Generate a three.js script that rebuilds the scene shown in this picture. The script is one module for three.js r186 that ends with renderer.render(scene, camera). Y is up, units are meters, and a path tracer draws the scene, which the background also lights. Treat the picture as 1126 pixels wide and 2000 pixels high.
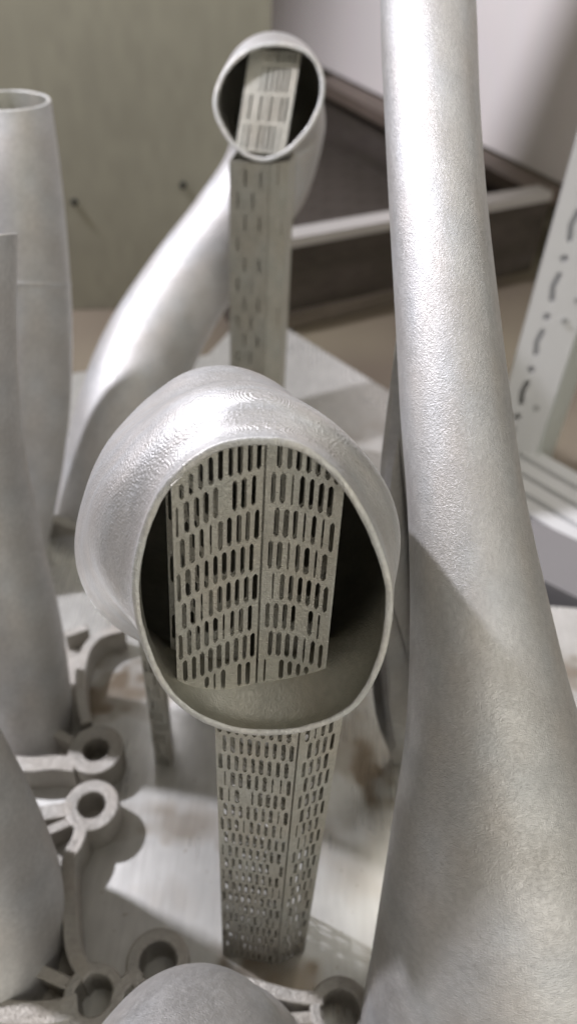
import * as THREE from 'three';
import { RectAreaLightUniformsLib } from 'three/addons/lights/RectAreaLightUniformsLib.js';
import { mergeGeometries } from 'three/addons/utils/BufferGeometryUtils.js';

// ---------------------------------------------------------------- camera, light, exposure
const V = (x, y, z) => new THREE.Vector3(x, y, z);
const RAD = Math.PI / 180;
const scene = new THREE.Scene();
const PITCH = 42 * RAD, ROLL = 3.5 * RAD, FOC = 1500;
const EYE = V(0, 0.423, 0.133);
const fwd = V(0, -Math.sin(PITCH), -Math.cos(PITCH));
const up0 = V(0, Math.cos(PITCH), -Math.sin(PITCH)), right0 = V(1, 0, 0);
const camUp = up0.clone().multiplyScalar(Math.cos(ROLL)).addScaledVector(right0, -Math.sin(ROLL));
const camRight = right0.clone().multiplyScalar(Math.cos(ROLL)).addScaledVector(up0, Math.sin(ROLL));
const camera = new THREE.PerspectiveCamera(2 * Math.atan(1000 / FOC) / RAD, 1126 / 2000, 0.01, 30);
camera.position.copy(EYE);
camera.up.copy(camUp);
camera.lookAt(EYE.clone().add(fwd));
camera.focus = 0.24;
camera.userData.fStop = 8;
scene.add(camera);

scene.background = new THREE.Color(0x000000);
RectAreaLightUniformsLib.init();
const TARGET = V(0, 0.16, -0.06);
const KEY_DIR = V(-0.6, 0.75, -0.26).normalize();
const KEY_DIST = 1.75;
const KEY = { color: [0.91, 0.9, 1.0], power: 13, radius: 0.04 };
const FILL_PANELS = [
  // centre, facing, size, intensity, colour : unseen panels added for soft fill light
  { at: V(0.75, 0.66, 1.36), to: V(0, 0, -1), w: 1.5, d: 0.9, power: 1.4, color: [1.0, 0.965, 0.87] },
  { at: V(0.42, 1.58, -0.3), to: V(0, -1, 0), w: 0.6, d: 0.9, power: 2.1, color: [1.0, 0.97, 0.9] },
];

const renderer = new THREE.WebGLRenderer({ antialias: true });
renderer.toneMapping = THREE.LinearToneMapping;
renderer.toneMappingExposure = 1.0;
renderer.shadowMap.enabled = true;

// ---------------------------------------------------------------- helpers
let seed = 20240613;
const rnd = () => { seed = (seed * 1664525 + 1013904223) >>> 0; return seed / 4294967296; };
const names = new Map();
function numbered(n) { const k = names.get(n) ?? 0; names.set(n, k + 1); return k ? `${n}_${String(k).padStart(3, '0')}` : n; }
function shade(o) { o.traverse(m => { if (m.isMesh) { m.castShadow = true; m.receiveShadow = true; } }); return o; }
function thing(name, label, category, group, at) {
  const o = new THREE.Group(); o.name = numbered(name); scene.add(o);
  if (at) o.position.copy(at);
  o.userData = { label, category }; if (group) o.userData.group = group;
  return o;
}
// geometries come in world coordinates; a part is moved into its thing's own frame
function part(name, geo, mat, parent, label) {
  const m = new THREE.Mesh(geo, mat); m.name = name;
  let p = parent; const off = V(0, 0, 0);
  while (p && p !== scene) { off.add(p.position); p = p.parent; }
  if (off.lengthSq() > 0) geo.translate(-off.x, -off.y, -off.z);
  if (label) m.userData.label = label;
  parent.add(m); return shade(m);
}
function struct(name, geo, mat) {
  const m = new THREE.Mesh(geo, mat); m.name = numbered(name); m.userData.kind = 'structure'; scene.add(m); return shade(m);
}
// sight line -> world point, by distance along the view axis / on a level plane / on any plane
const ray = (x, y) => fwd.clone().addScaledVector(camRight, (x - 563) / FOC).addScaledVector(camUp, -(y - 1000) / FOC);
const P = (x, y, d) => EYE.clone().addScaledVector(ray(x, y), d);
const G = (x, y, h = 0) => { const r = ray(x, y); return EYE.clone().addScaledVector(r, (h - EYE.y) / r.y); };
const onPlane = (x, y, q, n) => { const r = ray(x, y); return EYE.clone().addScaledVector(r, q.clone().sub(EYE).dot(n) / r.dot(n)); };

// ---------------------------------------------------------------- noise and textures
const PERM = new Uint8Array(512);
{ const p = [...Array(256).keys()]; for (let i = 255; i > 0; i--) { const j = Math.floor(rnd() * (i + 1)); [p[i], p[j]] = [p[j], p[i]]; } for (let i = 0; i < 512; i++) PERM[i] = p[i & 255]; }
const HV = new Float32Array(256); for (let i = 0; i < 256; i++) HV[i] = rnd();
const fade = t => t * t * (3 - 2 * t);
function n3(x, y, z) {
  const xi = Math.floor(x), yi = Math.floor(y), zi = Math.floor(z), u = fade(x - xi), v = fade(y - yi), w = fade(z - zi);
  const X = xi & 255, Y = yi & 255, Z = zi & 255, X1 = (X + 1) & 255, Y1 = (Y + 1) & 255, Z1 = (Z + 1) & 255;
  const a = PERM[X], b = PERM[X1], aa = PERM[a + Y], ab = PERM[a + Y1], ba = PERM[b + Y], bb = PERM[b + Y1];
  const L = (p, q, t) => p + (q - p) * t;
  return L(L(L(HV[PERM[aa + Z]], HV[PERM[ba + Z]], u), L(HV[PERM[ab + Z]], HV[PERM[bb + Z]], u), v),
    L(L(HV[PERM[aa + Z1]], HV[PERM[ba + Z1]], u), L(HV[PERM[ab + Z1]], HV[PERM[bb + Z1]], u), v), w);
}
function n2(x, y, px, py, s) { // repeats after px, py cells
  const xi = Math.floor(x), yi = Math.floor(y), u = fade(x - xi), v = fade(y - yi);
  const m = (k, p) => ((k % p) + p) % p;
  const X = m(xi, px), X1 = m(xi + 1, px), Y = m(yi, py), Y1 = m(yi + 1, py);
  const h = (i, j) => HV[PERM[PERM[PERM[(i + s * 31) & 255] + (j & 255)] + ((i >> 8) + (j >> 8) * 7 + s & 255)]];
  const a = h(X, Y) + (h(X1, Y) - h(X, Y)) * u, b = h(X, Y1) + (h(X1, Y1) - h(X, Y1)) * u;
  return a + (b - a) * v;
}
function tex(w, h, f, srgb) {
  const d = new Uint8Array(w * h * 4);
  for (let j = 0; j < h; j++) for (let i = 0; i < w; i++) {
    const c = f(i / w, j / h, i, j), k = (j * w + i) * 4;
    if (typeof c === 'number') d[k] = d[k + 1] = d[k + 2] = Math.max(0, Math.min(255, c * 255));
    else for (let q = 0; q < 3; q++) d[k + q] = Math.max(0, Math.min(255, c[q] * 255));
    d[k + 3] = 255;
  }
  const t = new THREE.DataTexture(d, w, h);
  t.wrapS = t.wrapT = THREE.RepeatWrapping; t.magFilter = THREE.LinearFilter; t.minFilter = THREE.LinearMipmapLinearFilter; t.generateMipmaps = true;
  if (srgb) t.colorSpace = THREE.SRGBColorSpace;
  t.needsUpdate = true; return t;
}
const TILE = 0.06; // metres covered by one repeat of the sintered-metal maps
const ridge = v => 1 - Math.abs(2 * v - 1);
const grainMap = tex(1024, 1024, (u, v) => 0.55 * ridge(n2(u * 84, v * 84, 84, 84, 1)) + 0.3 * n2(u * 170, v * 170, 170, 170, 2) + 0.15 * n2(u * 30, v * 30, 30, 30, 3));
// layer-wise build: ripples lie along the layers
const layerMap = tex(1024, 1024, (u, v) => 0.5 * ridge(n2(u * 46 , v * 112, 46, 112, 4)) + 0.32 * n2(u * 150, v * 170, 150, 170, 5) + 0.18 * n2(u * 24, v * 60, 24, 60, 6));
const roughVar = tex(512, 512, (u, v) => 0.82 + 0.18 * n2(u * 60, v * 60, 60, 60, 7) + 0.1 * (n2(u * 9, v * 9, 9, 9, 8) - 0.5));
const metalTint = tex(1024, 1024, (u, v, i, j) => {
  const m = 0.93 + 0.05 * (n2(u * 6, v * 6, 6, 6, 9) - 0.5) + 0.05 * (n2(u * 40, v * 40, 40, 40, 10) - 0.5);
  const sp = n2(u * 110, v * 110, 110, 110, 11) > 0.985 && n2(u * 8, v * 8, 8, 8, 15) > 0.5 ? 0.6 : 1;   // loose dark powder specks
  const w = 0.02 * (n2(u * 5, v * 5, 5, 5, 12) - 0.5);
  return [(m + w) * sp, m * sp, (m - w) * sp];
}, true);

function metal(opts = {}) {
  const m = new THREE.MeshStandardMaterial({ metalness: opts.metalness ?? 0.88, roughness: opts.rough ?? 0.5, map: metalTint, roughnessMap: roughVar, bumpMap: opts.bump ?? grainMap, bumpScale: opts.scale ?? 0.00009 });
  m.color.setRGB(...(opts.color ?? [0.67, 0.66, 0.64]));
  m.name = opts.name ?? 'sintered_metal';
  return m;
}
const M = {
  near: metal({ name: 'sintered_metal_layered', bump: layerMap, scale: 0.00015, rough: 0.66 }),
  far: metal({ name: 'sintered_metal', scale: 0.00011, rough: 0.68 }),
  rim: metal({ name: 'cut_rim_metal', scale: 0.00016, rough: 0.7, color: [0.7, 0.69, 0.65] }),
  lattice: metal({ name: 'lattice_metal', scale: 0.0003, rough: 0.8, color: [0.6, 0.585, 0.52] }),
  bore: metal({ name: 'raw_bore_metal', scale: 0.00012, rough: 0.64, metalness: 1, color: [0.6, 0.585, 0.52] }),  // shade inside the pipes is put into this darker colour
  flange: metal({ name: 'flange_metal', scale: 0.0005, rough: 0.7, color: [0.52, 0.495, 0.445] }),
};
M.near.bumpMap = M.near.bumpMap.clone(); M.near.bumpMap.repeat.set(1.5, 1.5); M.near.bumpMap.needsUpdate = true;
const plain = (name, rgb, rough, metalness = 0, extra = {}) => { const m = new THREE.MeshStandardMaterial({ roughness: rough, metalness, ...extra }); m.color.setRGB(...rgb); m.name = name; return m; };

// ---------------------------------------------------------------- loops and lofts
const NA = 240;
// smooth periodic radius from samples [angle, radius]
function periodic(samples) {
  const s = samples.slice().sort((a, b) => a[0] - b[0]), n = s.length, T = 2 * Math.PI;
  const at = k => { const q = Math.floor(k / n), i = k - q * n; return [s[i][0] + q * T, s[i][1]]; };
  const slope = k => { const a = at(k - 1), b = at(k + 1); return (b[1] - a[1]) / (b[0] - a[0]); };
  return a => {
    a = ((a % T) + T) % T; let k = n - 1; for (let i = 0; i < n; i++) if (s[i][0] > a) { k = i - 1; break; }
    const p = at(k), q = at(k + 1), h = q[0] - p[0], t = (a - p[0]) / h, t2 = t * t, t3 = t2 * t;
    return (2 * t3 - 3 * t2 + 1) * p[1] + (t3 - 2 * t2 + t) * h * slope(k) + (3 * t2 - 2 * t3) * q[1] + (t3 - t2) * h * slope(k + 1);
  };
}
// outline seen along sight lines, laid on a plane (angle 0 = up, clockwise)
function outlineLoop(pts, cx, cy, q, n) {
  const f = periodic(pts.map(([x, y]) => [(Math.atan2(x - cx, cy - y) + 2 * Math.PI) % (2 * Math.PI), Math.hypot(x - cx, y - cy)]));
  const loop = [];
  for (let i = 0; i < NA; i++) { const a = i / NA * 2 * Math.PI, r = f(a); loop.push(onPlane(cx + r * Math.sin(a), cy - r * Math.cos(a), q, n)); }
  return { pts: loop, c: onPlane(cx, cy, q, n) };
}
// radii in eight directions N NE E SE S SW W NW
function tableLoop(c, R, U, radii) {
  const f = typeof radii === 'number' ? () => radii : periodic(radii.map((r, k) => [k * Math.PI / 4, r]));
  const loop = [];
  for (let i = 0; i < NA; i++) { const a = i / NA * 2 * Math.PI, r = f(a); loop.push(c.clone().addScaledVector(R, r * Math.sin(a)).addScaledVector(U, r * Math.cos(a))); }
  return { pts: loop, c: c.clone() };
}
const scaledLoop = (l, k, shift) => ({ pts: l.pts.map(p => p.clone().sub(l.c).multiplyScalar(k).add(l.c).add(shift)), c: l.c.clone().add(shift) });
// rows of vertices through the loops, smooth along the length
function rowsOf(loops, counts) {
  const n = loops.length, t = [0];
  for (let k = 1; k < n; k++) t.push(t[k - 1] + Math.max(1e-4, loops[k].c.distanceTo(loops[k - 1].c)));
  const rows = [], centres = [];
  const mix = (get, k, s) => {
    const h = t[k + 1] - t[k], a = get(k), b = get(k + 1);
    const tan = j => j <= 0 ? get(1).clone().sub(get(0)).divideScalar(t[1] - t[0]) : j >= n - 1 ? get(n - 1).clone().sub(get(n - 2)).divideScalar(t[n - 1] - t[n - 2])
      : get(j + 1).clone().sub(get(j)).divideScalar(t[j + 1] - t[j]).multiplyScalar((t[j] - t[j - 1]) / (t[j + 1] - t[j - 1])).addScaledVector(get(j).clone().sub(get(j - 1)).divideScalar(t[j] - t[j - 1]), (t[j + 1] - t[j]) / (t[j + 1] - t[j - 1]));
    const s2 = s * s, s3 = s2 * s;
    return a.clone().multiplyScalar(2 * s3 - 3 * s2 + 1).addScaledVector(tan(k), (s3 - 2 * s2 + s) * h).addScaledVector(b, 3 * s2 - 2 * s3).addScaledVector(tan(k + 1), (s3 - s2) * h);
  };
  for (let k = 0; k < n - 1; k++) {
    const m = typeof counts === 'number' ? counts : counts[k];
    for (let j = 0; j < m + (k === n - 2 ? 1 : 0); j++) {
      const s = j / m, row = [];
      for (let i = 0; i < NA; i++) row.push(mix(q => loops[q].pts[i], k, s));
      rows.push(row); centres.push(mix(q => loops[q].c, k, s));
    }
  }
  return { rows, centres };
}
function gridGeo(rows, { flip = false, unit = false } = {}) {
  const n = rows.length, pos = [], uv = [], idx = [];
  let circ = 0; for (const r of rows) { let c = 0; for (let i = 0; i < NA; i++) c += r[i].distanceTo(r[(i + 1) % NA]); circ += c / n; }
  const reps = Math.max(1, Math.round(circ / TILE));
  let v = 0;
  for (let j = 0; j < n; j++) {
    if (j) { let s = 0; for (let i = 0; i < NA; i += 8) s += rows[j][i].distanceTo(rows[j - 1][i]); v += s / (NA / 8); }
    for (let i = 0; i <= NA; i++) { const p = rows[j][i % NA]; pos.push(p.x, p.y, p.z); uv.push(unit ? i / NA : i / NA * reps, unit ? j / (n - 1) : v / TILE); }
  }
  const W = NA + 1;
  for (let j = 0; j < n - 1; j++) for (let i = 0; i < NA; i++) {
    const a = j * W + i, b = a + 1, c = a + W, d = c + 1;
    if (flip) idx.push(a, b, c, b, d, c); else idx.push(a, c, b, b, c, d);
  }
  const g = new THREE.BufferGeometry();
  g.setAttribute('position', new THREE.Float32BufferAttribute(pos, 3));
  g.setAttribute('uv', new THREE.Float32BufferAttribute(uv, 2));
  g.setIndex(idx); g.computeVertexNormals();
  const nn = g.attributes.normal; // close the seam
  for (let j = 0; j < n; j++) { const a = j * W, b = a + NA, q = V(nn.getX(a) + nn.getX(b), nn.getY(a) + nn.getY(b), nn.getZ(a) + nn.getZ(b)).normalize(); nn.setXYZ(a, q.x, q.y, q.z); nn.setXYZ(b, q.x, q.y, q.z); }
  return g;
}
const shrink = (rows, centres, t) => rows.map((r, j) => r.map(p => { const d = p.clone().sub(centres[j]), l = d.length(); return centres[j].clone().addScaledVector(d, (l - t) / l); }));
// the cut end of a wall, slightly rounded
function rimGeo(outer, inner, out) {
  const rows = [];
  for (const [s, l] of [[0, -0.05], [0, 0], [0.12, 0.16], [0.5, 0.22], [0.88, 0.16], [1, 0], [1, -0.05]])
    rows.push(outer.map((p, i) => { const q = inner[i], w = p.distanceTo(q); const v = k => n3(p.x * k + s * 3, p.y * k, p.z * k) - 0.5; return p.clone().lerp(q, s * (1 + 0.16 * v(260))).addScaledVector(out, l * w + (l > 0.1 ? 0.0003 * v(900) + 0.00035 * v(300) : 0)); }));
  return gridGeo(rows, { flip: true });
}
// a tube along stations { c, r } ; the first loop may be given
function sweepLoops(stations, first, firstUp) {
  const loops = []; let U = firstUp ? firstUp.clone() : null;
  stations.forEach((s, k) => {
    const a = stations[Math.max(0, k - 1)].c, b = stations[Math.min(stations.length - 1, k + 1)].c;
    const D = s.dir ? s.dir.clone().normalize() : b.clone().sub(a).normalize();
    if (!U) U = Math.abs(D.z) < 0.9 ? V(0, 0, -1) : V(0, 1, 0);
    U.addScaledVector(D, -U.dot(D)).normalize();
    const R = D.clone().cross(U);   // clockwise as seen from the first end looking along the tube
    loops.push(tableLoop(s.c, R, U, s.r));
  });
  if (first) loops.unshift(first);
  return loops;
}
function pipeParts(t, loops, counts, wall, mat, out, innerCount) {
  const { rows, centres } = rowsOf(loops, counts);
  const inner = shrink(rows, centres, wall);
  const geo = gridGeo(rows);
  part('pipe_wall', geo, mat, t);
  const cut = inner.slice(0, innerCount ?? inner.length);
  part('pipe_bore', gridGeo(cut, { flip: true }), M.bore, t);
  part('mouth_rim', rimGeo(rows[0], inner[0], out), M.rim, t);
  return { rows, centres, inner };
}

// ---------------------------------------------------------------- perforated support sheets
// f(s, y) -> point, n(s) -> level normal; the sheet runs 0..L along s and y0(s)..y1(s) in height
function perforated(L, y0, y1, f, nrm, o) {
  const contour = [], n = Math.max(2, Math.ceil(L / 0.0035));
  for (let i = 0; i <= n; i++) contour.push(new THREE.Vector2(L * i / n, y0(L * i / n)));
  for (let i = n; i >= 0; i--) contour.push(new THREE.Vector2(L * i / n, y1(L * i / n)));
  const holes = [], w = o.w, pu = o.pu, pv = o.pv, sh = o.sh, lo = Math.min(...contour.map(p => p.y)), hi = Math.max(...contour.map(p => p.y));
  const cols = Math.floor((L - 2 * o.edge) / pu);
  const start = (L - (cols - 0.5) * pu) / 2;
  for (let r = 0, y = lo + o.y; y < hi + 0.01; r++, y += pv) for (let c = 0; c < cols; c++) {
    const s = start + c * pu + (r & 1 ? pu / 2 : 0) + (rnd() - 0.5) * w * 0.12, ya = y + (o.arch ? o.arch(s / L) : 0);
    const hash = rnd();
    if (o.closed && (o.closed(c, r) || hash < (o.random ?? 0.03))) continue;
    if (s - w / 2 < o.edge * 0.5 || s + w / 2 > L - o.edge * 0.5) continue;
    const a = Math.max(ya + (rnd() - 0.5) * 0.0003, Math.max(y0(s - w), y0(s + w)) + 0.0007), b = Math.min(ya + sh + (rnd() - 0.5) * 0.0003, Math.min(y1(s - w), y1(s + w)) - 0.0007);
    if (b - a < 0.0022) continue;
    const k = w * 0.62, hw = w / 2 * (rnd() < 0.14 ? 0.45 : 0.88 + 0.24 * rnd()), t = hw * 0.3, jag = w * 0.09;
    holes.push([[s - hw, a + k], [s - t, a], [s + t, a], [s + hw, a + k], [s + hw, b - k], [s + t, b], [s - t, b], [s - hw, b - k]].map(p => new THREE.Vector2(p[0] + (rnd() - 0.5) * jag, p[1] + (rnd() - 0.5) * jag * 2)));
  }
  const tris = THREE.ShapeUtils.triangulateShape(contour, holes), flat = [contour, ...holes].flat();
  const pos = [], nor = [], uv = [], th = o.th;
  const put = (p, side, q) => { const m = nrm(p.x), v = f(p.x, p.y).addScaledVector(m, side); pos.push(v.x, v.y, v.z); nor.push(q.x, q.y, q.z); uv.push(p.x / TILE + side * 20, p.y / TILE); };
  for (const [a, b, c] of tris) {
    const A = flat[a], B = flat[b], C = flat[c];
    for (const p of [A, B, C]) put(p, 0, nrm(p.x));
    for (const p of [A, C, B]) put(p, -th, nrm(p.x).negate());
  }
  for (const ring of [contour, ...holes]) for (let i = 0; i < ring.length; i++) {
    const a = ring[i], b = ring[(i + 1) % ring.length];
    const pa = f(a.x, a.y), pb = f(b.x, b.y), q = pb.clone().sub(pa).cross(nrm(a.x)).normalize();
    for (const [p, sd] of [[a, 0], [a, -th], [b, 0], [b, 0], [a, -th], [b, -th]]) put(p, sd, q);
  }
  const g = new THREE.BufferGeometry();
  g.setAttribute('position', new THREE.Float32BufferAttribute(pos, 3));
  g.setAttribute('normal', new THREE.Float32BufferAttribute(nor, 3));
  g.setAttribute('uv', new THREE.Float32BufferAttribute(uv, 2));
  return g;
}
// a sheet over a plan curve (points on the ground), set back by `back`
function planSheet(plan, y0, y1, o, back = 0, lean = null, base = 0) {
  const curve = plan.length > 2 ? new THREE.CatmullRomCurve3(plan) : new THREE.LineCurve3(plan[0], plan[1]);
  const L = curve.getLength();
  const nrm = s => { const t = curve.getTangentAt(Math.min(1, Math.max(0, s / L))); return V(-t.z, 0, t.x).normalize(); };
  const f = (s, y) => { const p = curve.getPointAt(Math.min(1, Math.max(0, s / L))), q = nrm(s); return V(p.x, y, p.z).addScaledVector(q, -back).addScaledVector(lean ?? q, lean ? y - base : 0); };
  if (o.inside) { // height range found by walking along the sheet until the wall of the tube is met
    const { rows, centres } = o.inside, K = 36, hi = [], lo = [];
    const within = p => { let b = 1, J = 0, I = 0; rows.forEach((r, j) => { for (let i = 0; i < NA; i += 3) { const d = p.distanceToSquared(r[i]); if (d < b) { b = d; J = j; I = i; } } }); return p.clone().sub(rows[J][I]).dot(rows[J][I].clone().sub(centres[J])) < 0; };
    for (let k = 0; k <= K; k++) { let a = base + 0.03, b = base + 0.03; while (a < base + 0.12 && within(f(L * k / K, a))) a += 0.001; while (b > base - 0.02 && within(f(L * k / K, b))) b -= 0.001; hi.push(a + 0.0003); lo.push(b - 0.0003); }
    const look = t => s => { const q = Math.min(K - 1e-6, Math.max(0, s / L * K)), i = Math.floor(q); return t[i] + (t[i + 1] - t[i]) * (q - i); };
    return perforated(L, look(lo), look(hi), f, nrm, o);
  }
  const top = typeof y1 === 'number' ? () => y1 : s => { let y = base + 0.06; for (let k = 0; k < (lean ? 5 : 1); k++) { const p = f(s, y); y = y1(p.x, p.z); } return y; };
  const bot = typeof y0 === 'number' ? () => y0 : s => { const p = f(s, base); return y0(p.x, p.z); };
  return perforated(L, bot, top, f, nrm, o);
}
// height of a wall over a place: nearest vertex of the upper / lower half of a tube
const heightOf = (rows, pick) => (x, z) => {
  let best = 1, y = 0;
  for (const r of rows) for (let i = 0; i < NA; i += 2) { const a = i / NA, upper = a < 0.25 || a > 0.75; if (upper !== (pick === 'upper')) continue; const p = r[i], d = (p.x - x) ** 2 + (p.z - z) ** 2; if (d < best) { best = d; y = p.y; } }
  return y;
};

// ---------------------------------------------------------------- flanges
function bossGeo(c, R, r, h) {
  const s = new THREE.Shape(); s.absarc(0, 0, R - 0.0012, 0, Math.PI * 2);
  const hole = new THREE.Path(); hole.absarc(0, 0, r + 0.0012, 0, Math.PI * 2, true); s.holes.push(hole);
  const g = new THREE.ExtrudeGeometry(s, { depth: h - 0.0012, bevelEnabled: true, bevelSize: 0.0012, bevelThickness: 0.0012, bevelSegments: 3, curveSegments: 48 });
  g.rotateX(-Math.PI / 2); g.translate(c.x, c.y - 0.0001, c.z); return metreUv(g);
}
function metreUv(g) { const u = g.attributes.uv; for (let i = 0; i < u.count; i++) u.setXY(i, u.getX(i) / TILE, u.getY(i) / TILE); return g; }
// an upright rib of width w and height h along ground points
function ribGeo(pts, w, h, smooth = true) {
  const c = smooth && pts.length > 2 ? new THREE.CatmullRomCurve3(pts).getSpacedPoints(pts.length * 10) : pts;
  const L = [], Rr = [];
  c.forEach((p, i) => { const a = c[Math.max(0, i - 1)], b = c[Math.min(c.length - 1, i + 1)], d = b.clone().sub(a).normalize(); const q = V(-d.z, 0, d.x).multiplyScalar(w / 2 - 0.0009); L.push(new THREE.Vector2(p.x + q.x, -(p.z + q.z))); Rr.unshift(new THREE.Vector2(p.x - q.x, -(p.z - q.z))); });
  const g = new THREE.ExtrudeGeometry(new THREE.Shape([...L, ...Rr]), { depth: h - 0.001, bevelEnabled: true, bevelSize: 0.0009, bevelThickness: 0.001, bevelSegments: 3 });
  g.rotateX(-Math.PI / 2); g.translate(0, pts[0].y, 0); return metreUv(g);
}
function slabGeo(pts, h) { // level slab over ground points
  const g = new THREE.ExtrudeGeometry(new THREE.Shape(pts.map(p => new THREE.Vector2(p.x, -p.z))), { depth: h, bevelEnabled: false });
  g.rotateX(-Math.PI / 2); g.translate(0, pts[0].y, 0); return metreUv(g);
}

// ---------------------------------------------------------------- the setting
const PLATE = 1.4; // metres across one plate map
const STAINS = [[G(225, 1350), 0.03, 0.018, 0.9], [G(175, 1290), 0.02, 0.012, 0.6], [G(345, 1610), 0.035, 0.012, 0.5], [G(700, 1470), 0.02, 0.03, 0.45], [G(715, 1530), 0.006, 0.02, 0.8], [G(1085, 1300), 0.03, 0.02, 0.7], [G(1090, 1480), 0.03, 0.02, 0.55], [G(520, 1930), 0.03, 0.014, 0.8], [G(680, 860), 0.03, 0.02, 0.12], [G(300, 1750), 0.02, 0.01, 0.15]];
const plateTint = tex(2048, 2048, (u, v) => {
  const x = (u - 0.5) * PLATE, z = -(v - 0.5) * PLATE;
  const a = n2(u * 22, v * 22, 22, 22, 20), b = n2(u * 60, v * 60, 60, 60, 21), c = n2(u * 220, v * 220, 220, 220, 22), d = n2(u * 800, v * 120, 800, 120, 23);
  let q = Math.max(0, (0.6 * a + 0.3 * b + 0.1 * c) - 0.62) * 1.6;                                        // brown powder and heat stains
  for (const [p, rx, rz, s] of STAINS) { const e = Math.hypot((x - p.x) / rx, (z - p.z) / rz); if (e < 2) q += s * Math.max(0, Math.min(1, 1.35 - e + 1.3 * (b - 0.5) + 0.8 * (c - 0.5))) * (0.6 + 0.5 * c); }
  const speck = n2(u * 520, v * 520, 520, 520, 29) > 0.972 ? 0.35 : 0;
  const k = 0.93 + 0.04 * (d - 0.5) + 0.05 * (c - 0.5); q = Math.min(0.95, q + speck);
  return [k * (1 - 0.4 * q), k * (1 - 0.46 * q), k * 0.985 * (1 - 0.53 * q)];
}, true);
const plateRough = tex(1024, 1024, (u, v) => 0.62 + 0.3 * Math.max(0, n2(u * 7, v * 7, 7, 7, 20) * 0.6 + n2(u * 19, v * 19, 19, 19, 21) * 0.4 - 0.4) + 0.08 * n2(u * 300, v * 24, 300, 24, 26));
const plateBump = tex(1024, 1024, (u, v) => 0.6 * n2(u * 300, v * 30, 300, 30, 27) + 0.4 * n2(u * 120, v * 120, 120, 120, 28));
const plateMat = plain('ground_steel', [0.7, 0.695, 0.675], 0.42, 0.6, { map: plateTint, roughnessMap: plateRough, bumpMap: plateBump, bumpScale: 0.00002 });
for (const t of [plateRough, plateBump]) t.repeat.set(3, 3);
{
  const k0 = G(492, 598), kr = G(762, 762), kl = G(398, 700);
  const dr = kr.clone().sub(k0).normalize(), dl = kl.clone().sub(k0).normalize();
  const a = G(905, 852), b = k0.clone().addScaledVector(dl, 0.12), c = V(-0.5, 0, -0.42), d = V(-0.5, 0, 0.35), e = V(0.5, 0, 0.35), m1 = G(1030, 1178), m2 = G(1500, 1215);
  const s = new THREE.Shape([k0, a, m1, m2, e, d, c, b].map(p => new THREE.Vector2(p.x, -p.z)));
  const g = new THREE.ExtrudeGeometry(s, { depth: 0.038, bevelEnabled: true, bevelSize: 0.002, bevelThickness: 0.002, bevelSegments: 2, bevelOffset: -0.002 });
  g.rotateX(-Math.PI / 2); g.translate(0, -0.04, 0);
  const u = g.attributes.uv; for (let i = 0; i < u.count; i++) u.setXY(i, u.getX(i) / PLATE + 0.5, u.getY(i) / PLATE + 0.5);
  struct('build_plate', g, plateMat);
}
const dirtTint = tex(512, 512, (u, v) => { const a = n2(u * 6, v * 6, 6, 6, 30), b = n2(u * 40, v * 40, 40, 40, 31), k = 0.75 + 0.25 * a + 0.14 * (b - 0.5); return [k, k * (0.95 + 0.03 * b), k * (0.88 + 0.06 * a)]; }, true);
const boxGeo = (w, h, d, x, y, z) => { const g = new THREE.BoxGeometry(w, h, d); g.translate(x, y, z); return g; };
const BENCH = -0.075;
{
  const bench = plain('dirty_steel', [0.3, 0.27, 0.23], 0.6, 0.3, { map: dirtTint });
  struct('bench', boxGeo(3.4, 0.05, 3.6, 0, BENCH - 0.025, -0.4), bench);
  const wallM = plain('workshop_paint', [0.4, 0.395, 0.36], 0.8);
  struct('wall', boxGeo(0.06, 1.9, 3.6, -1.73, 0.77, -0.4), wallM);
  struct('wall', boxGeo(0.06, 1.9, 3.6, 1.73, 0.77, -0.4), wallM);
  struct('wall', boxGeo(3.52, 1.9, 0.06, 0, 0.77, 1.43), wallM);
  struct('wall', boxGeo(3.52, 1.9, 0.06, 0, 0.77, -2.23), wallM);
  struct('ceiling', boxGeo(3.52, 0.06, 3.72, 0, 1.75, -0.4), plain('ceiling_paint', [0.5, 0.49, 0.46], 0.85));
}
// ---------------------------------------------------------------- added fill panels, then the work lamp
for (const p of FILL_PANELS) {
  const wall = p === FILL_PANELS[0];
  const t = thing(wall ? 'wall_lamp' : 'ceiling_lamp', wall ? 'added unseen fill light panel behind the viewer, facing the pipes' : 'added unseen fill light panel under the ceiling above the pipes', 'lamp', undefined, p.at);
  const slab = (w, th, d, back) => { const g = wall ? new THREE.BoxGeometry(w, d, th) : new THREE.BoxGeometry(w, th, d), c = p.at.clone().addScaledVector(p.to, -back); g.translate(c.x, c.y, c.z); return g; };
  part('lamp_housing', slab(p.w + 0.06, 0.03, p.d + 0.06, 0.022), plain('lamp_white', [0.7, 0.7, 0.68], 0.5), t);
  const glow = plain('lamp_glow', [0.8, 0.8, 0.8], 0.6); glow.emissive.setRGB(...p.color); glow.emissiveIntensity = 1;
  part('lamp_diffuser', slab(p.w, 0.01, p.d, 0), glow, t);
  const l = new THREE.RectAreaLight(new THREE.Color(...p.color), p.power, p.w, p.d);
  l.position.copy(p.at).addScaledVector(p.to, 0.008); l.lookAt(p.at.clone().addScaledVector(p.to, 2)); l.name = 'lamp_light'; scene.add(l);
}
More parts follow.
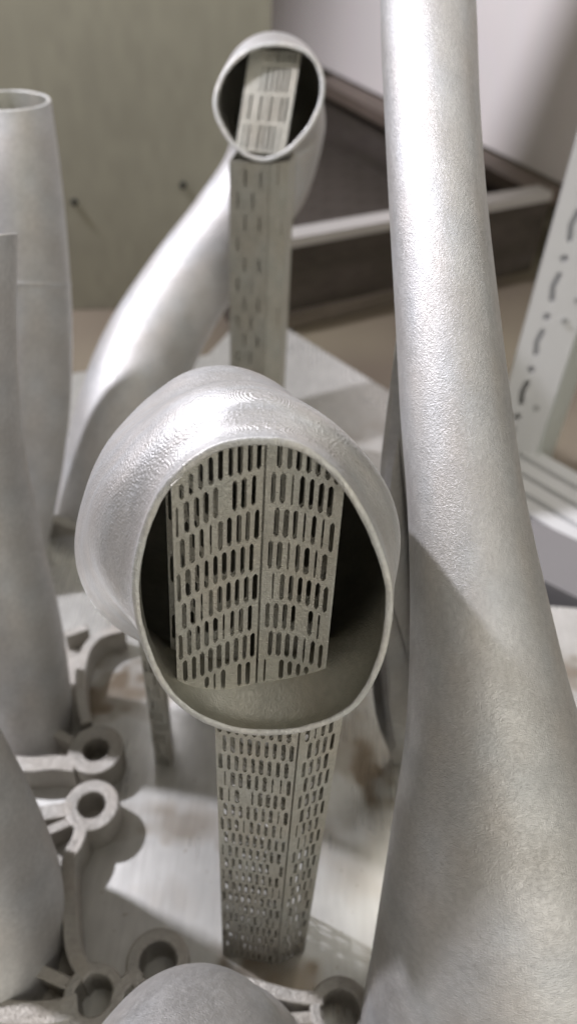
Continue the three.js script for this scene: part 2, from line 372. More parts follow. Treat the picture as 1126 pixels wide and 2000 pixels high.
{
  const at = TARGET.clone().addScaledVector(KEY_DIR, KEY_DIST);
  const t = thing('work_lamp', 'white work lamp on an arm high above the pipes', 'lamp', undefined, at);
  const head = new THREE.CylinderGeometry(0.06, 0.085, 0.1, 40, 1, true), q = new THREE.Quaternion().setFromUnitVectors(V(0, 1, 0), KEY_DIR);
  head.translate(0, 0.02, 0); head.applyQuaternion(q); head.translate(at.x, at.y, at.z);
  const hm = plain('lamp_white', [0.75, 0.75, 0.75], 0.4); hm.side = THREE.DoubleSide;
  part('lamp_shade', head, hm, t);
  const bulb = new THREE.SphereGeometry(0.038, 32, 20); bulb.translate(at.x, at.y, at.z);
  const glow = plain('lamp_glow', [0.8, 0.8, 0.8], 0.6); glow.emissive.setRGB(...KEY.color); glow.emissiveIntensity = 3;
  part('lamp_bulb', bulb, glow, t);
  const arm = new THREE.CylinderGeometry(0.009, 0.009, 0.2, 16); arm.translate(0, 0.16, 0); arm.applyQuaternion(q); arm.translate(at.x, at.y, at.z);
  part('lamp_arm', arm, hm, t);
  const s = new THREE.SpotLight(new THREE.Color(...KEY.color), KEY.power, 0, 58 * RAD, 0.3, 2);
  s.position.copy(at); s.target.position.copy(TARGET); s.castShadow = true; s.shadow.radius = KEY.radius / 0.02; s.shadow.mapSize.set(2048, 2048); s.shadow.bias = -0.0004;
  s.name = 'work_lamp_light'; scene.add(s, s.target);
}

// ---------------------------------------------------------------- the pipe in focus
{
  const T = 72 * RAD, N0 = V(0, Math.cos(T), Math.sin(T)), Q0 = P(500, 1437, 0.242);
  const foot = V(-0.05, 0, -0.208);
  const t = thing('printed_pipe', 'short fat metal pipe in sharp focus, wide egg-shaped mouth over a perforated column', 'metal pipe', undefined, foot);
  const rim = outlineLoop([[510, 853], [558, 857], [600, 872], [652, 912], [706, 985], [745, 1068], [767, 1150], [762, 1235], [737, 1318], [692, 1384], [620, 1422], [540, 1436], [460, 1431], [390, 1407], [330, 1360], [288, 1288], [263, 1205], [257, 1130], [273, 1045], [310, 960], [362, 903], [430, 864]], 512, 1150, Q0, N0);
  const R = V(1, 0, 0), U = d => V(0, Math.sin(d * RAD), -Math.cos(d * RAD));
  const loops = [
    rim,
    scaledLoop(rim, 1.012, N0.clone().multiplyScalar(-0.004)),
    tableLoop(V(-0.008, 0.2535, -0.032), R, U(78), [0.0525, 0.0460, 0.0425, 0.0430, 0.0455, 0.0480, 0.0500, 0.0480]),
    tableLoop(V(-0.014, 0.2505, -0.052), R, U(86), [0.0520, 0.0450, 0.0490, 0.0560, 0.0680, 0.0710, 0.0530, 0.0470]),
    tableLoop(V(-0.020, 0.2405, -0.088), R, U(96), [0.0425, 0.0410, 0.0450, 0.0580, 0.0690, 0.0710, 0.0530, 0.0425]),
    tableLoop(V(-0.027, 0.2245, -0.129), R, U(106), [0.0475, 0.0400, 0.0410, 0.0480, 0.0530, 0.0530, 0.0440, 0.0410]),
    tableLoop(V(-0.044, 0.165, -0.176), R, U(138), 0.044),
    tableLoop(V(-0.05, 0.09, -0.205), R, U(170), 0.038),
    tableLoop(foot.clone(), R, U(180), 0.036),
  ];
  const { rows, centres } = rowsOf(loops, [6, 26, 40, 44, 30, 18, 14, 10]);
  const inner = shrink(rows, centres, 0.0023);
  // relief of this wall: powder grain, and the steps of the printed layers (one step per layer height)
  const TW = 2048, TH = 2048, STEP = 0.00018, nr = rows.length;
  const relief = tex(TW, TH, (u, v) => {
    const fi = u * NA, fj = Math.min(v * (nr - 1), nr - 1.001), i = Math.floor(fi), j = Math.floor(fj), a = fi - i, b = fj - j, i1 = (i + 1) % NA;
    const p00 = rows[j][i % NA], p10 = rows[j][i1], p01 = rows[j + 1][i % NA], p11 = rows[j + 1][i1];
    const L = k => (p00[k] * (1 - a) + p10[k] * a) * (1 - b) + (p01[k] * (1 - a) + p11[k] * a) * b;
    const x = L('x'), y = L('y'), z = L('z');
    const dh = Math.hypot((p10.y - p00.y) * NA / TW, (p01.y - p00.y) * (nr - 1) / TH);
    const g = 0.5 * ridge(n3(x * 1250, y * 1250, z * 1250)) + 0.3 * n3(x * 2500, y * 2500 + 40, z * 2500) + 0.2 * n3(x * 500, y * 500, z * 500);
    const fr = y / STEP - Math.floor(y / STEP), saw = fr < 0.8 ? fr / 0.8 : (1 - fr) / 0.2;
    const seen = Math.max(0, Math.min(1, STEP / (2.5 * Math.max(dh, 1e-9)) - 0.6));   // steps finer than two texels average out
    return 0.58 * g + 0.42 * (0.5 + (saw - 0.5) * seen);
  });
  M.front = metal({ name: 'sintered_metal_in_focus', bump: relief, scale: 0.00034, rough: 0.64 });
  for (const k of ['map', 'roughnessMap']) { M.front[k] = M.front[k].clone(); M.front[k].repeat.set(5, 7); }
  part('pipe_wall', gridGeo(rows, { unit: true }), M.front, t);
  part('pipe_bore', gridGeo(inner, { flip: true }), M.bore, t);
  part('mouth_rim', rimGeo(rows[0], inner[0], N0), M.rim, t);

  const slot = { pu: 0.0027, pv: 0.0112, w: 0.00142, sh: 0.0099, y: 0.0012, edge: 0.0006, th: 0.0007, random: 0.02 };
  // support inside the mouth: two bent sheets meeting at a seam, more sheets behind
  const inside = { rows: inner.slice(0, 130), centres: centres.slice(0, 130) }, LEAN = V(0, 0, -0.19), up = 0.3, dn = 0.2;
  const fit = { ...slot, inside };
  const at = (x, y) => { const p = G(x, y, 0.211); p.y = 0; return p; };
  const ins = new THREE.Group(); ins.name = 'inner_support'; t.add(ins); ins.position.copy(at(500, 1345)).sub(foot); ins.position.y = 0.2;
  const seamL = at(498, 1336), seamR = at(502, 1336);
  const left = [at(347, 1366), at(372, 1361), at(400, 1356), at(445, 1347), seamL], right = [seamR, at(560, 1335), at(598, 1338), at(632, 1341)];
  for (const [plan, sd] of [[left, 0], [right, 1]]) {
    part('support_panel', planSheet(plan, dn, up, { ...fit, random: 0.02, arch: q => sd ? -0.0055 * q ** 1.8 : -0.0075 * (1 - q) ** 1.8, closed: () => false }, 0, LEAN, 0.210), M.lattice, ins);
    for (const [b, rd] of [[0.0125, 0.1]]) part('support_web', planSheet(plan, dn, up, { ...fit, y: 0.004 + b, random: rd, closed: () => false }, b, LEAN, 0.210), M.lattice, ins);
  }
  const solid = { ...fit, closed: () => true };
  part('support_side', planSheet([right[3], right[3].clone().add(V(-0.004, 0, -0.045))], dn, up, { ...fit, random: 0.5, closed: () => false }, 0, LEAN, 0.210), M.lattice, ins);
  part('support_side', planSheet([left[0].clone().add(V(-0.002, 0, -0.045)), left[0]], dn, up, { ...fit, random: 0.5, closed: () => false }, 0, LEAN, 0.210), M.lattice, ins);

  // column below the lip, down to the plate
  const under = heightOf(rows, 'lower');
  const back6 = p => p.add(V(0, 0, -0.0065)), A = back6(G(432, 1893)), S = back6(G(536.5, 1912)), S2 = back6(G(539.5, 1912)), B = back6(G(593, 1886));
  const col = new THREE.Group(); col.name = 'support_column'; t.add(col); col.position.copy(S).sub(foot); col.position.y = 0;
  const topY = (x, z) => Math.min(under(x, z) + 0.0012, 0.24);
  const backDir = V(-0.12, 0, -1).normalize();
  const faces = [[A, S, 1], [S2, B, 0]];
  for (const [p, q, sd] of faces) {
    part('support_panel', planSheet([p, q], 0, topY, { ...slot, pu: 0.0028, closed: (c, r) => sd && c < 2 && r < 0 }), M.lattice, col);
    for (const b of [0.0032, 0.017]) part('support_web', planSheet([p, q], 0, topY, { ...slot, pu: 0.0028, w: 0.0021, y: 0.0012, random: 0.02, closed: () => false }, b), M.lattice, col);
  }
  part('support_side', planSheet([A.clone().addScaledVector(backDir, 0.02), A], 0, topY, { ...slot, w: 0.0021, random: 0.02, closed: () => false }), M.lattice, col);
  part('support_side', planSheet([B, B.clone().addScaledVector(backDir, 0.02)], 0, topY, { ...slot, random: 0.2, closed: () => false }), M.lattice, col);

  // shorter column further back on the left
  const A2 = G(303, 1490), B2 = G(336, 1497);
  const col2 = new THREE.Group(); col2.name = 'support_column'; t.add(col2); col2.position.copy(A2).sub(foot); col2.position.y = 0;
  const top2 = (x, z) => under(x, z) + 0.002;
  part('support_panel', planSheet([A2, B2], 0, top2, { ...slot, w: 0.0014, closed: () => false }), M.lattice, col2);
  part('support_web', planSheet([A2, B2], 0, top2, { ...slot, random: 0.3, closed: () => false }, 0.003), M.lattice, col2);
  part('support_side', planSheet([A2.clone().add(V(0.004, 0, -0.03)), A2], 0, top2, { ...slot, random: 0.3, closed: () => false }), M.lattice, col2);
}

// ---------------------------------------------------------------- the same kind of pipe further back
{
  const T = 58 * RAD, N0 = V(0, Math.cos(T), Math.sin(T)), Q0 = P(510, 316, 0.515);
  const foot = G(205, 1012);
  const t = thing('printed_pipe', 'curved metal pipe at the back, round mouth on a thin column, sweeping down left', 'metal pipe', undefined, foot);
  const rim = outlineLoop([[530, 82], [575, 87], [610, 106], [630, 140], [633, 185], [618, 232], [590, 273], [550, 306], [510, 316], [465, 297], [432, 255], [416, 205], [425, 160], [452, 118], [490, 91]], 524, 198, Q0, N0);
  const st = [[533, 205, 0.575, 0.0372], [541, 250, 0.605, 0.0372], [524, 335, 0.628, 0.0365], [455, 440, 0.635, 0.0355], [362, 565, 0.63, 0.036], [287, 695, 0.62, 0.038], [244, 830, 0.615, 0.0405]].map(([x, y, d, r]) => ({ c: P(x, y, d), r }));
  st[0].dir = V(0, -0.35, -1); st.push({ c: foot.clone(), r: 0.042, dir: V(0, -1, 0) });
  const loops = sweepLoops(st, rim, V(0, Math.sin(T), -Math.cos(T)));
  const { inner } = pipeParts(t, loops, [10, 10, 14, 16, 16, 14, 14, 12], 0.003, M.far, N0, 60);
  const slot = { pu: 0.0042, pv: 0.018, w: 0.0014, sh: 0.0155, y: 0.002, edge: 0.0016, th: 0.001, random: 0.04 };
  // slanting support inside the mouth
  const ins = new THREE.Group(); ins.name = 'inner_support'; t.add(ins); ins.position.copy(P(510, 200, 0.55)).sub(foot);
  const bl = onPlane(459, 292, Q0.clone().addScaledVector(N0, -0.003), N0), br = onPlane(555, 302, Q0.clone().addScaledVector(N0, -0.003), N0), tl = onPlane(488, 96, Q0.clone().addScaledVector(N0, -0.006), N0), tr = onPlane(588, 102, Q0.clone().addScaledVector(N0, -0.006), N0);
  const W = bl.distanceTo(br), H = tl.distanceTo(bl), nn = br.clone().sub(bl).cross(tl.clone().sub(bl)).normalize();
  const f = (s, y) => bl.clone().lerp(br, s / W).lerp(tl.clone().lerp(tr, s / W), y / H);
  part('support_panel', perforated(W, () => 0, () => H, f, () => nn.clone(), { ...slot, pu: 0.0034, pv: 0.0185, sh: 0.0165, y: 0.001, w: 0.0014, random: 0.05, closed: (c, r) => c < 2 && r > 1 }), M.lattice, ins);
  // column
  const col = new THREE.Group(); col.name = 'support_column'; t.add(col);
  const k = Q0.clone(); k.y = 0; const zc = k.z - 0.003;
  const X = (x, y) => { const r = ray(x, y); return EYE.x + r.x * (zc - EYE.z) / r.z; };
  const A = V(X(449, 500), 0, zc + 0.001), B = V(X(521, 500), 0, zc + 0.003), C = V(X(556, 500), 0, zc - 0.006), D = V(X(566, 480), 0, zc - 0.024);
  col.position.set(A.x - foot.x, 0, A.z - foot.z);
  const top = Q0.y - 0.0012;
  part('support_panel', planSheet([A, B], 0, top, { ...slot, pu: 0.0105, w: 0.0016, pv: 0.0155, sh: 0.0115, closed: () => false, random: 0.03, w: 0.0012 }), M.lattice, col);
  part('support_panel', planSheet([B.clone().add(V(0.0006, 0, -0.0002)), C], 0, top, { ...slot, random: 0.85, w: 0.0008, closed: () => false }), M.lattice, col);
  part('support_side', planSheet([C.clone().add(V(0.0004, 0, -0.0003)), D], 0, top, { ...slot, random: 0.9, w: 0.0008, closed: () => false }), M.lattice, col);
  part('support_side', planSheet([A.clone().add(V(0.002, 0, -0.02)), A.clone().add(V(-0.0003, 0, -0.0004))], 0, top, { ...slot, random: 0.8, w: 0.0008, closed: () => false }), M.lattice, col);
  part('support_back', planSheet([D.clone().add(V(0.0005, 0, -0.0006)), A.clone().add(V(0.002, 0, -0.0215))], 0, top, { ...slot, closed: () => true }), M.lattice, col);  // solid sheet added behind to keep the column interior dark
  // flange with short ribs at the foot
  const fl = new THREE.Group(); fl.name = 'flange'; t.add(fl);
  part('rib', ribGeo([G(104, 997, 0), G(175, 962, 0)], 0.006, 0.016), M.flange, fl);
  part('rib', ribGeo([G(108, 975, 0), G(140, 945, 0), G(170, 900, 0)], 0.006, 0.02), M.flange, fl);
  part('rib', ribGeo([G(100, 1040, 0), G(135, 1052, 0), G(190, 1062, 0), G(260, 1050, 0)], 0.008, 0.018), M.flange, fl);
  part('flange_floor', slabGeo([G(104, 1040), G(108, 990), G(150, 930), G(260, 930), G(330, 1000), G(260, 1048), G(180, 1058)], 0.004), M.flange, fl);
}

// ---------------------------------------------------------------- big pipe on the right
{
  const S = [[829, -330, 0.36, 0.0215], [832, -120, 0.335, 0.0198], [836, 60, 0.312, 0.0192], [843, 230, 0.296, 0.0181], [855, 420, 0.284, 0.0178], [872, 620, 0.277, 0.0184], [888, 800, 0.274, 0.0194], [908, 980, 0.273, 0.0205], [932, 1180, 0.276, 0.0242], [956, 1400, 0.283, 0.0308], [980, 1620, 0.293, 0.0425], [1000, 1850, 0.309, 0.056], [1012, 2080, 0.33, 0.0695], [1025, 2300, 0.352, 0.078]];
  const st = S.map(([x, y, d, r]) => ({ c: P(x, y, d), r }));
  const foot = G(1052, 2560); const last = st[st.length - 1].c;
  st.push({ c: V(last.x + 0.002, 0, last.z + 0.03), r: 0.082, dir: V(0, -1, 0.15) });
  const t = thing('printed_pipe', 'large grainy metal pipe on the right, from top edge to bottom, flaring downwards', 'metal pipe', undefined, st[st.length - 1].c.clone());
  pipeParts(t, sweepLoops(st), 12, 0.003, M.near, st[0].c.clone().sub(st[1].c).normalize(), 60);
  // upright support walls behind it
  const wallAt = (edge, depthM, inset) => {
    const d = V(0.25, 0, -1).normalize(), pts = [...edge, ...edge.map(p => p.clone().add(V(inset, 0, -0.006))).reverse()];
    const flat = pts.map(p => new THREE.Vector2(p.x, p.y)), tris = THREE.ShapeUtils.triangulateShape(flat, []), pos = [], uv = [];
    const put = (p, o) => { pos.push(p.x + d.x * o, p.y, p.z + d.z * o); uv.push((p.x + o) / TILE, p.y / TILE); };
    for (const [a, b, c] of tris) { for (const k of [a, b, c]) put(pts[k], 0); for (const k of [a, c, b]) put(pts[k], depthM); }
    for (let i = 0; i < pts.length; i++) { const p = pts[i], q = pts[(i + 1) % pts.length]; for (const [v, o] of [[p, 0], [p, depthM], [q, 0], [q, 0], [p, depthM], [q, depthM]]) put(v, o); }
    const g = new THREE.BufferGeometry(); g.setAttribute('position', new THREE.Float32BufferAttribute(pos, 3)); g.setAttribute('uv', new THREE.Float32BufferAttribute(uv, 2)); g.computeVertexNormals();
    part('support_wall', g, M.far, t);
  };
  const smooth = a => new THREE.CatmullRomCurve3(a).getPoints(30);
  wallAt(smooth([P(786, 560, 0.318), P(776, 640, 0.322), P(760, 760, 0.33), P(745, 880, 0.337), P(735, 1020, 0.346), P(727, 1200, 0.366), P(730, 1380, 0.40), G(770, 1496)]), 0.012, 0.02);
  wallAt(smooth([P(797, 740, 0.306), P(778, 850, 0.312), P(764, 930, 0.318), P(757, 1040, 0.328), P(752, 1200, 0.35), P(760, 1380, 0.388), G(782, 1488)]), 0.01, 0.02);
}

// ---------------------------------------------------------------- pipes on the left
{ // tall, open round top
  const st = [[17, 196, 0.47, 0.0252], [30, 330, 0.482, 0.0275], [40, 470, 0.496, 0.0295], [46, 610, 0.51, 0.0312], [44, 760, 0.525, 0.0322], [30, 900, 0.542, 0.0325], [5, 1030, 0.558, 0.0335]].map(([x, y, d, r]) => ({ c: P(x, y, d), r }));
  const e = G(-25, 1130); st.push({ c: e, r: 0.036 }); st[0].dir = V(0, -1, 0.02);
  const t = thing('printed_pipe', 'tall plain metal pipe with open round top at the upper left edge', 'metal pipe', undefined, e);
  pipeParts(t, sweepLoops(st), 14, 0.0022, M.far, V(0, 1, 0), 40);
  const k = rowsOf(sweepLoops(st), 14); // a faint printed step round the pipe
  const r0 = k.rows[36], c0 = k.centres[36], ax = k.centres[37].clone().sub(k.centres[35]).normalize(), band = [];
  for (const [s, dr] of [[-0.0022, -0.0003], [-0.0009, 0.00035], [0.0009, 0.00035], [0.0022, -0.0003]]) band.push(r0.map(p => p.clone().addScaledVector(p.clone().sub(c0).normalize(), dr).addScaledVector(ax, s)));
  part('layer_step', gridGeo(band), M.far, t);
}
{ // slanted cut top, standing before it
  const st = [[-54, 470, 0.325, 0.0188], [-60, 640, 0.345, 0.0205], [-52, 850, 0.372, 0.023], [-17, 1050, 0.405, 0.0252], [26, 1230, 0.437, 0.0267], [48, 1350, 0.46, 0.0266]].map(([x, y, d, r]) => ({ c: P(x, y, d), r }));
  const e = G(58, 1445); st.push({ c: e, r: 0.0265, dir: V(0, -1, 0) });
  const t = thing('printed_pipe', 'smooth curved metal pipe on the left whose cut top stands below the round open one', 'metal pipe', undefined, e);
  st[0].dir = V(0.2, -0.93, 0.36);
  pipeParts(t, sweepLoops(st), 14, 0.0022, M.far, V(-0.2, 0.93, -0.36).normalize(), 40);
  const fl = new THREE.Group(); fl.name = 'flange'; t.add(fl);
  const H = 0.02, c1 = G(187, 1462, H);
  c1.y = 0; part('bolt_boss', bossGeo(c1, 0.0158, 0.0074, H), M.flange, fl);
  const g = (x, y) => { const p = G(x, y, H); p.y = 0; return p; };
  part('flange_edge', ribGeo([g(168, 1408), g(158, 1360), g(159, 1300), g(172, 1262), g(196, 1238), g(240, 1225)], 0.0065, H), M.flange, fl);
  part('flange_edge', ribGeo([g(146, 1492), g(110, 1488), g(60, 1492), g(10, 1488), g(-60, 1480)], 0.0095, H), M.flange, fl);
  part('rib', ribGeo([g(96, 1420), g(146, 1448)], 0.0055, H - 0.001), M.flange, fl);
  part('rib', ribGeo([g(128, 1236), g(168, 1222)], 0.0055, H - 0.001), M.flange, fl);
  part('flange_floor', slabGeo([g(165, 1470), g(155, 1400), g(150, 1300), g(185, 1245), g(60, 1230), g(-80, 1300), g(-80, 1480), g(60, 1486), g(140, 1486)], 0.006), M.flange, fl);
}
{ // lower left, swelling out of the frame
  const st = [[-210, 1330, 0.30, 0.028], [-140, 1480, 0.325, 0.03], [-70, 1620, 0.35, 0.0325], [-28, 1750, 0.368, 0.0355]].map(([x, y, d, r]) => ({ c: P(x, y, d), r }));
  const e = G(-22, 1890); st.push({ c: e, r: 0.036, dir: V(0, -1, 0) });
  const t = thing('printed_pipe', 'dull metal pipe leaning in from the lower left edge onto a ribbed flange', 'metal pipe', undefined, e);
  pipeParts(t, sweepLoops(st), 14, 0.0022, M.far, V(-0.3, 1, 0).normalize(), 30);
  const fl = new THREE.Group(); fl.name = 'flange'; t.add(fl);
  const H = 0.022, g = (x, y) => { const p = G(x, y, H); p.y = 0; return p; };
  part('bolt_boss', bossGeo(g(179, 1571), 0.0148, 0.0073, H), M.flange, fl);
  part('bolt_boss', bossGeo(g(182, 1942), 0.0136, 0.0086, H), M.flange, fl);
  part('flange_edge', ribGeo([g(160, 1612), g(152, 1640), g(137, 1668), g(134, 1720), g(137, 1790), g(142, 1845), g(156, 1882), g(172, 1902)], 0.0075, H), M.flange, fl);
  part('flange_edge', ribGeo([g(140, 1578), g(100, 1585), g(40, 1592), g(-30, 1580)], 0.0085, H), M.flange, fl);
  part('flange_edge', ribGeo([g(148, 1962), g(110, 1974), g(50, 1978), g(-40, 1970)], 0.01, H), M.flange, fl);
  part('rib', ribGeo([g(88, 1622), g(146, 1598)], 0.0055, H - 0.001), M.flange, fl);
  part('rib', ribGeo([g(62, 1886), g(146, 1925)], 0.0058, H - 0.001), M.flange, fl);
  part('flange_floor', slabGeo([g(160, 1600), g(134, 1680), g(138, 1800), g(160, 1900), g(140, 1960), g(-80, 1975), g(-80, 1590), g(100, 1590)], 0.007), M.flange, fl);
}
{ // elbow close below the camera
  const st = [[270, 2360, 0.235, 0.033], [300, 2230, 0.245, 0.0345], [350, 2140, 0.262, 0.0355], [410, 2122, 0.288, 0.036], [465, 2140, 0.325, 0.036]].map(([x, y, d, r]) => ({ c: P(x, y, d), r }));
  const l = st[st.length - 1].c; const e = V(l.x + 0.004, 0, l.z - 0.002); st.push({ c: e, r: 0.037, dir: V(0, -1, 0) });
  const t = thing('printed_pipe', 'rounded top of a grainy metal pipe bend at the bottom edge, between two bolt holes', 'metal pipe', undefined, e);
  pipeParts(t, sweepLoops(st), 14, 0.0025, M.near, st[0].c.clone().sub(st[1].c).normalize(), 20);
  const fl = new THREE.Group(); fl.name = 'flange'; t.add(fl);
  const H = 0.022, g = (x, y) => { const p = G(x, y, H); p.y = 0; return p; };
  part('bolt_boss', bossGeo(g(308, 1876), 0.0148, 0.0086, H), M.flange, fl);
  part('bolt_boss', bossGeo(g(665, 1972), 0.0142, 0.0088, H), M.flange, fl);
  part('flange_edge', ribGeo([g(340, 1900), g(410, 1915), g(480, 1920), g(530, 1934), g(580, 1946), g(628, 1948)], 0.006, H), M.flange, fl);
  part('flange_edge', ribGeo([g(270, 1895), g(235, 1930), g(225, 1990)], 0.006, H), M.flange, fl);
  part('rib', ribGeo([g(545, 1990), g(628, 1984)], 0.0055, H - 0.001), M.flange, fl);
  part('flange_floor', slabGeo([g(280, 1890), g(340, 1905), g(480, 1926), g(620, 1955), g(640, 2060), g(240, 2060), g(240, 1935)], 0.008), M.flange, fl);
}

// ---------------------------------------------------------------- behind: board, white panel, tray, slotted post, rail, block
{
  const b0 = G(514, 592, BENCH), b1 = G(-260, 612, BENCH), w = b0.distanceTo(b1), d = b0.clone().sub(b1).normalize(), n = V(-d.z, 0, d.x);
  const oliveTint = tex(512, 512, (u, v) => { const a = n2(u * 4, v * 4, 4, 4, 40), b = n2(u * 50, v * 50, 50, 50, 41), k = 0.9 + 0.1 * a + 0.05 * (b - 0.5); return [k, k, k * 0.97]; }, true);
  const mid = b0.clone().lerp(b1, 0.5);
  const t = thing('board', 'olive grey upright board filling the upper left background', 'board', undefined, V(mid.x, BENCH, mid.z));
  const q = new THREE.Quaternion().setFromUnitVectors(V(1, 0, 0), d);
  const g = new THREE.BoxGeometry(w, 1.0, 0.012); g.applyQuaternion(q); g.translate(mid.x, BENCH + 0.501, mid.z);
  part('board_face', g, plain('olive_paint', [0.39, 0.375, 0.315], 0.6, 0, { map: oliveTint }), t);
  const nf = n.z > 0 ? n : n.clone().negate();
  for (const [x, y] of [[146, 391], [357, 358]]) {
    const c = onPlane(x, y, mid, nf).addScaledVector(nf, 0.0075);
    const s = new THREE.CylinderGeometry(0.004, 0.0045, 0.003, 20); s.rotateX(Math.PI / 2); s.applyQuaternion(q); s.translate(c.x, c.y, c.z);
    part('screw', s, plain('dark_screw', [0.06, 0.06, 0.05], 0.5, 0.5), t);
  }
}
function bar(p, q, w, h, off = 0) { // box bar from p to q, top at their height
  const L = p.distanceTo(q), g = new THREE.BoxGeometry(L, h, w), d = q.clone().sub(p).normalize();
  g.applyQuaternion(new THREE.Quaternion().setFromUnitVectors(V(1, 0, 0), d));
  const m = p.clone().lerp(q, 0.5), n = V(-d.z, 0, d.x); g.translate(m.x + n.x * off, m.y - h / 2, m.z + n.z * off); return g;
}
{
  const h = 0.045, A = G(470, 478, h), B = G(1072, 372, h), C = G(632, 150, h);
  const AB = B.clone().sub(A), E = C.clone().sub(AB.clone().multiplyScalar(0.9));
  const t = thing('metal_tray', 'dark brown open metal tray with pale front rim behind the pipes', 'tray', undefined, V((A.x + C.x) / 2, BENCH, (A.z + C.z) / 2));
  const brown = plain('rusty_steel', [0.1, 0.09, 0.083], 0.6, 0.3, { map: dirtTint }), pale = plain('worn_steel', [0.5, 0.48, 0.45], 0.5, 0.4);
  const lo = p => p.clone().setY(h - 0.003);
  part('tray_side', bar(lo(A), lo(B), 0.006, h - BENCH - 0.004), brown, t, 'dirty brown front side');
  part('tray_side', bar(lo(B), lo(C), 0.008, h - BENCH - 0.004), brown, t);
  part('tray_side', bar(lo(A), lo(E), 0.008, h - BENCH - 0.004), brown, t);
  part('tray_floor', slabGeo([A, B, C, E].map(p => p.clone().setY(BENCH + 0.002)), 0.004), brown, t);
  part('tray_rim', bar(A, B, 0.03, 0.012, -0.008), pale, t, 'pale worn front rim');
  part('tray_rim', bar(B, C, 0.05, 0.02), plain('brown_rim', [0.2, 0.17, 0.155], 0.5, 0.3, { map: dirtTint }), t);
  const f0 = G(450, 640, BENCH + 0.02), f1 = G(1010, 497, BENCH + 0.02);
  part('tray_foot', bar(f0, f1, 0.02, 0.018), plain('foot_steel', [0.28, 0.26, 0.24], 0.5, 0.4, { map: dirtTint }), t);

  const w = thing('cabinet_panel', 'large off-white sheet panel standing behind the tray at the upper right', 'panel', undefined, V((B.x + C.x) / 2, h, (B.z + C.z) / 2));
  const far = C.clone().add(C.clone().sub(B).multiplyScalar(0.8)), near = B.clone().add(B.clone().sub(C).multiplyScalar(0.6));
  const pn = V(-(C.z - B.z), 0, C.x - B.x).normalize(), mid = far.clone().lerp(near, 0.5);
  const sgn = pn.dot(EYE.clone().sub(mid)) > 0 ? 1 : -1; pn.multiplyScalar(sgn);
  const whiteTint = tex(512, 512, (u, v) => { const a = n2(u * 5, v * 5, 5, 5, 50), b = n2(u * 14, v * 3, 14, 3, 51), k = 0.93 + 0.06 * a - 0.05 * Math.max(0, b - 0.7); return [k, k * 0.985, k * 0.97]; }, true);
  const pg = new THREE.BoxGeometry(far.distanceTo(near), 1.1, 0.012); pg.applyQuaternion(new THREE.Quaternion().setFromUnitVectors(V(1, 0, 0), near.clone().sub(far).normalize()));
  const off = pn.clone().multiplyScalar(-0.036); pg.translate(mid.x + off.x, h + 0.55 + 0.003, mid.z + off.z);
  part('panel_sheet', pg, plain('offwhite_paint', [0.8, 0.775, 0.77], 0.45, 0, { map: whiteTint }), w);
}
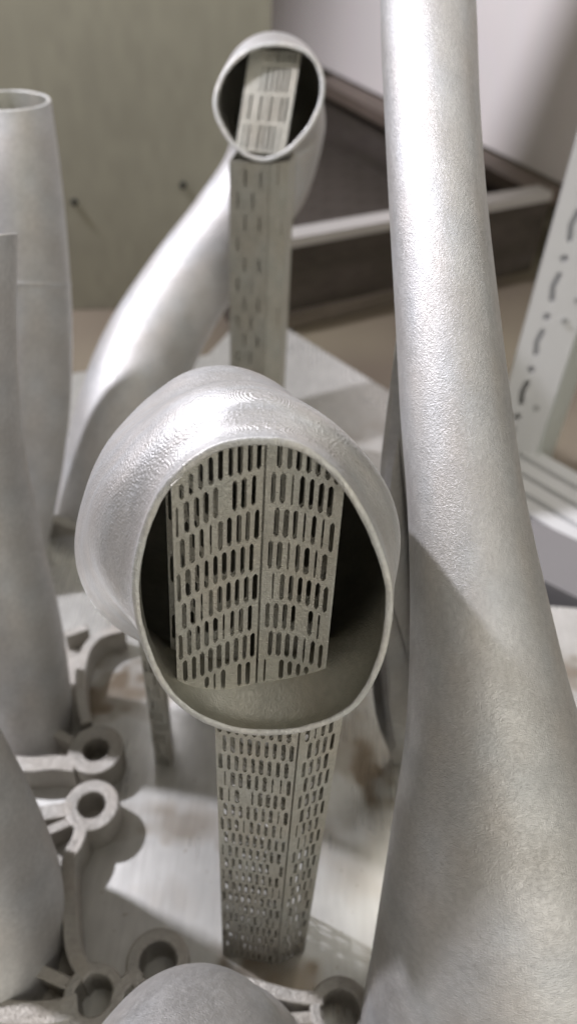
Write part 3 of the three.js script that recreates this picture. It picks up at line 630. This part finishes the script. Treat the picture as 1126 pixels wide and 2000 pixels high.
{
  const white = plain('white_paint', [0.66, 0.66, 0.65], 0.45), grey = plain('slot_dark', [0.05, 0.05, 0.048], 0.8);
  const a = P(958, 870, 0.76), b = P(1052, 868, 0.745); a.y = b.y = BENCH;
  const W = a.distanceTo(b), d = b.clone().sub(a).normalize(), n = V(-d.z, 0, d.x), H = 0.75;
  if (n.dot(EYE.clone().sub(a)) < 0) n.negate();
  const t = thing('slotted_post', 'white slotted angle post leaning into view at the right edge', 'post', undefined, a.clone());
  const s = new THREE.Shape([[0, 0], [W, 0], [W, H], [0, H]].map(p => new THREE.Vector2(...p)));
  const hole = (x, y, r, l, wob = 0) => { const p = new THREE.Path(); const N = 10, pts = []; for (let k = 0; k <= N; k++) { const q = Math.PI * k / N; pts.push([x + r * Math.cos(q), y + l / 2 + r * Math.sin(q)]); } if (wob) pts.push([x - r - wob, y]); for (let k = 0; k <= N; k++) { const q = Math.PI + Math.PI * k / N; pts.push([x + r * Math.cos(q), y - l / 2 + r * Math.sin(q)]); } if (wob) pts.push([x + r - wob, y]); p.setFromPoints(pts.reverse().map(q => new THREE.Vector2(...q))); s.holes.push(p); };
  for (let y = 0.035, k = 0; y < H - 0.04; y += 0.052, k++) { hole(W * 0.36, y, 0.0034, 0.0001); hole(W * 0.36, y + 0.027, 0.0026, 0.022, 0.0022); }
  const g = new THREE.ExtrudeGeometry(s, { depth: 0.002, bevelEnabled: false });
  const basis = new THREE.Matrix4().makeBasis(d, V(0, 1, 0), n).setPosition(a); g.applyMatrix4(basis);
  part('slotted_face', g, white, t);
  const back = new THREE.BoxGeometry(W, H, 0.002); back.translate(W / 2, H / 2, -0.007); back.applyMatrix4(basis); part('post_lining', back, plain('grey_lining', [0.5, 0.5, 0.48], 0.7), t);
  for (const [yy, xx] of [[0.19, 0.72], [0.21, 0.83], [0.30, 0.72], [0.322, 0.8], [0.10, 0.7]]) { const c = new THREE.CylinderGeometry(0.0028, 0.0028, 0.001, 14); c.rotateX(Math.PI / 2); c.translate(W * xx, yy, 0.0027); c.applyMatrix4(basis); part('rivet', c, plain('rivet_grey', [0.35, 0.35, 0.34], 0.5), t); }
  const e = P(1088, 846, 0.80); e.y = BENCH; const sd = e.clone().sub(b);
  const side = new THREE.BoxGeometry(sd.length(), H, 0.002); side.translate(sd.length() / 2, H / 2, 0); side.applyMatrix4(new THREE.Matrix4().makeBasis(sd.clone().normalize(), V(0, 1, 0), V(-sd.z, 0, sd.x).normalize()).setPosition(b.clone().addScaledVector(d, 0.0012)));
  part('post_side', side, plain('white_green_paint', [0.52, 0.55, 0.51], 0.5), t);  // side face toned darker and greener than the slotted face

  const r0 = G(985, 905, -0.028), r1 = G(1290, 1085, -0.028);
  const r = thing('grooved_rail', 'white grooved metal rail lying beside the foot of the slotted post', 'rail', undefined, r0.clone());
  const dark = plain('rail_body', [0.5, 0.5, 0.5], 0.4);
  part('rail_body', bar(r0.clone().setY(-0.033), r1.clone().setY(-0.033), 0.088, 0.014), dark, r);
  for (const o of [-0.034, -0.011, 0.012, 0.035]) part('rail_ridge', bar(r0, r1, 0.017, 0.0049, o), white, r);

  const c = G(1105, 1120, -0.01);
  const blk = thing('metal_block', 'small violet-grey metal block between the build plate and the white rail', 'block', undefined, V(c.x, BENCH, c.z));
  const bg = new THREE.BoxGeometry(0.13, 0.06, 0.062); bg.rotateY(-0.62); bg.translate(c.x + 0.02, -0.04, c.z); part('block_body', bg, plain('violet_grey', [0.25, 0.24, 0.24], 0.5, 0.2), blk);
}

renderer.render(scene, camera);
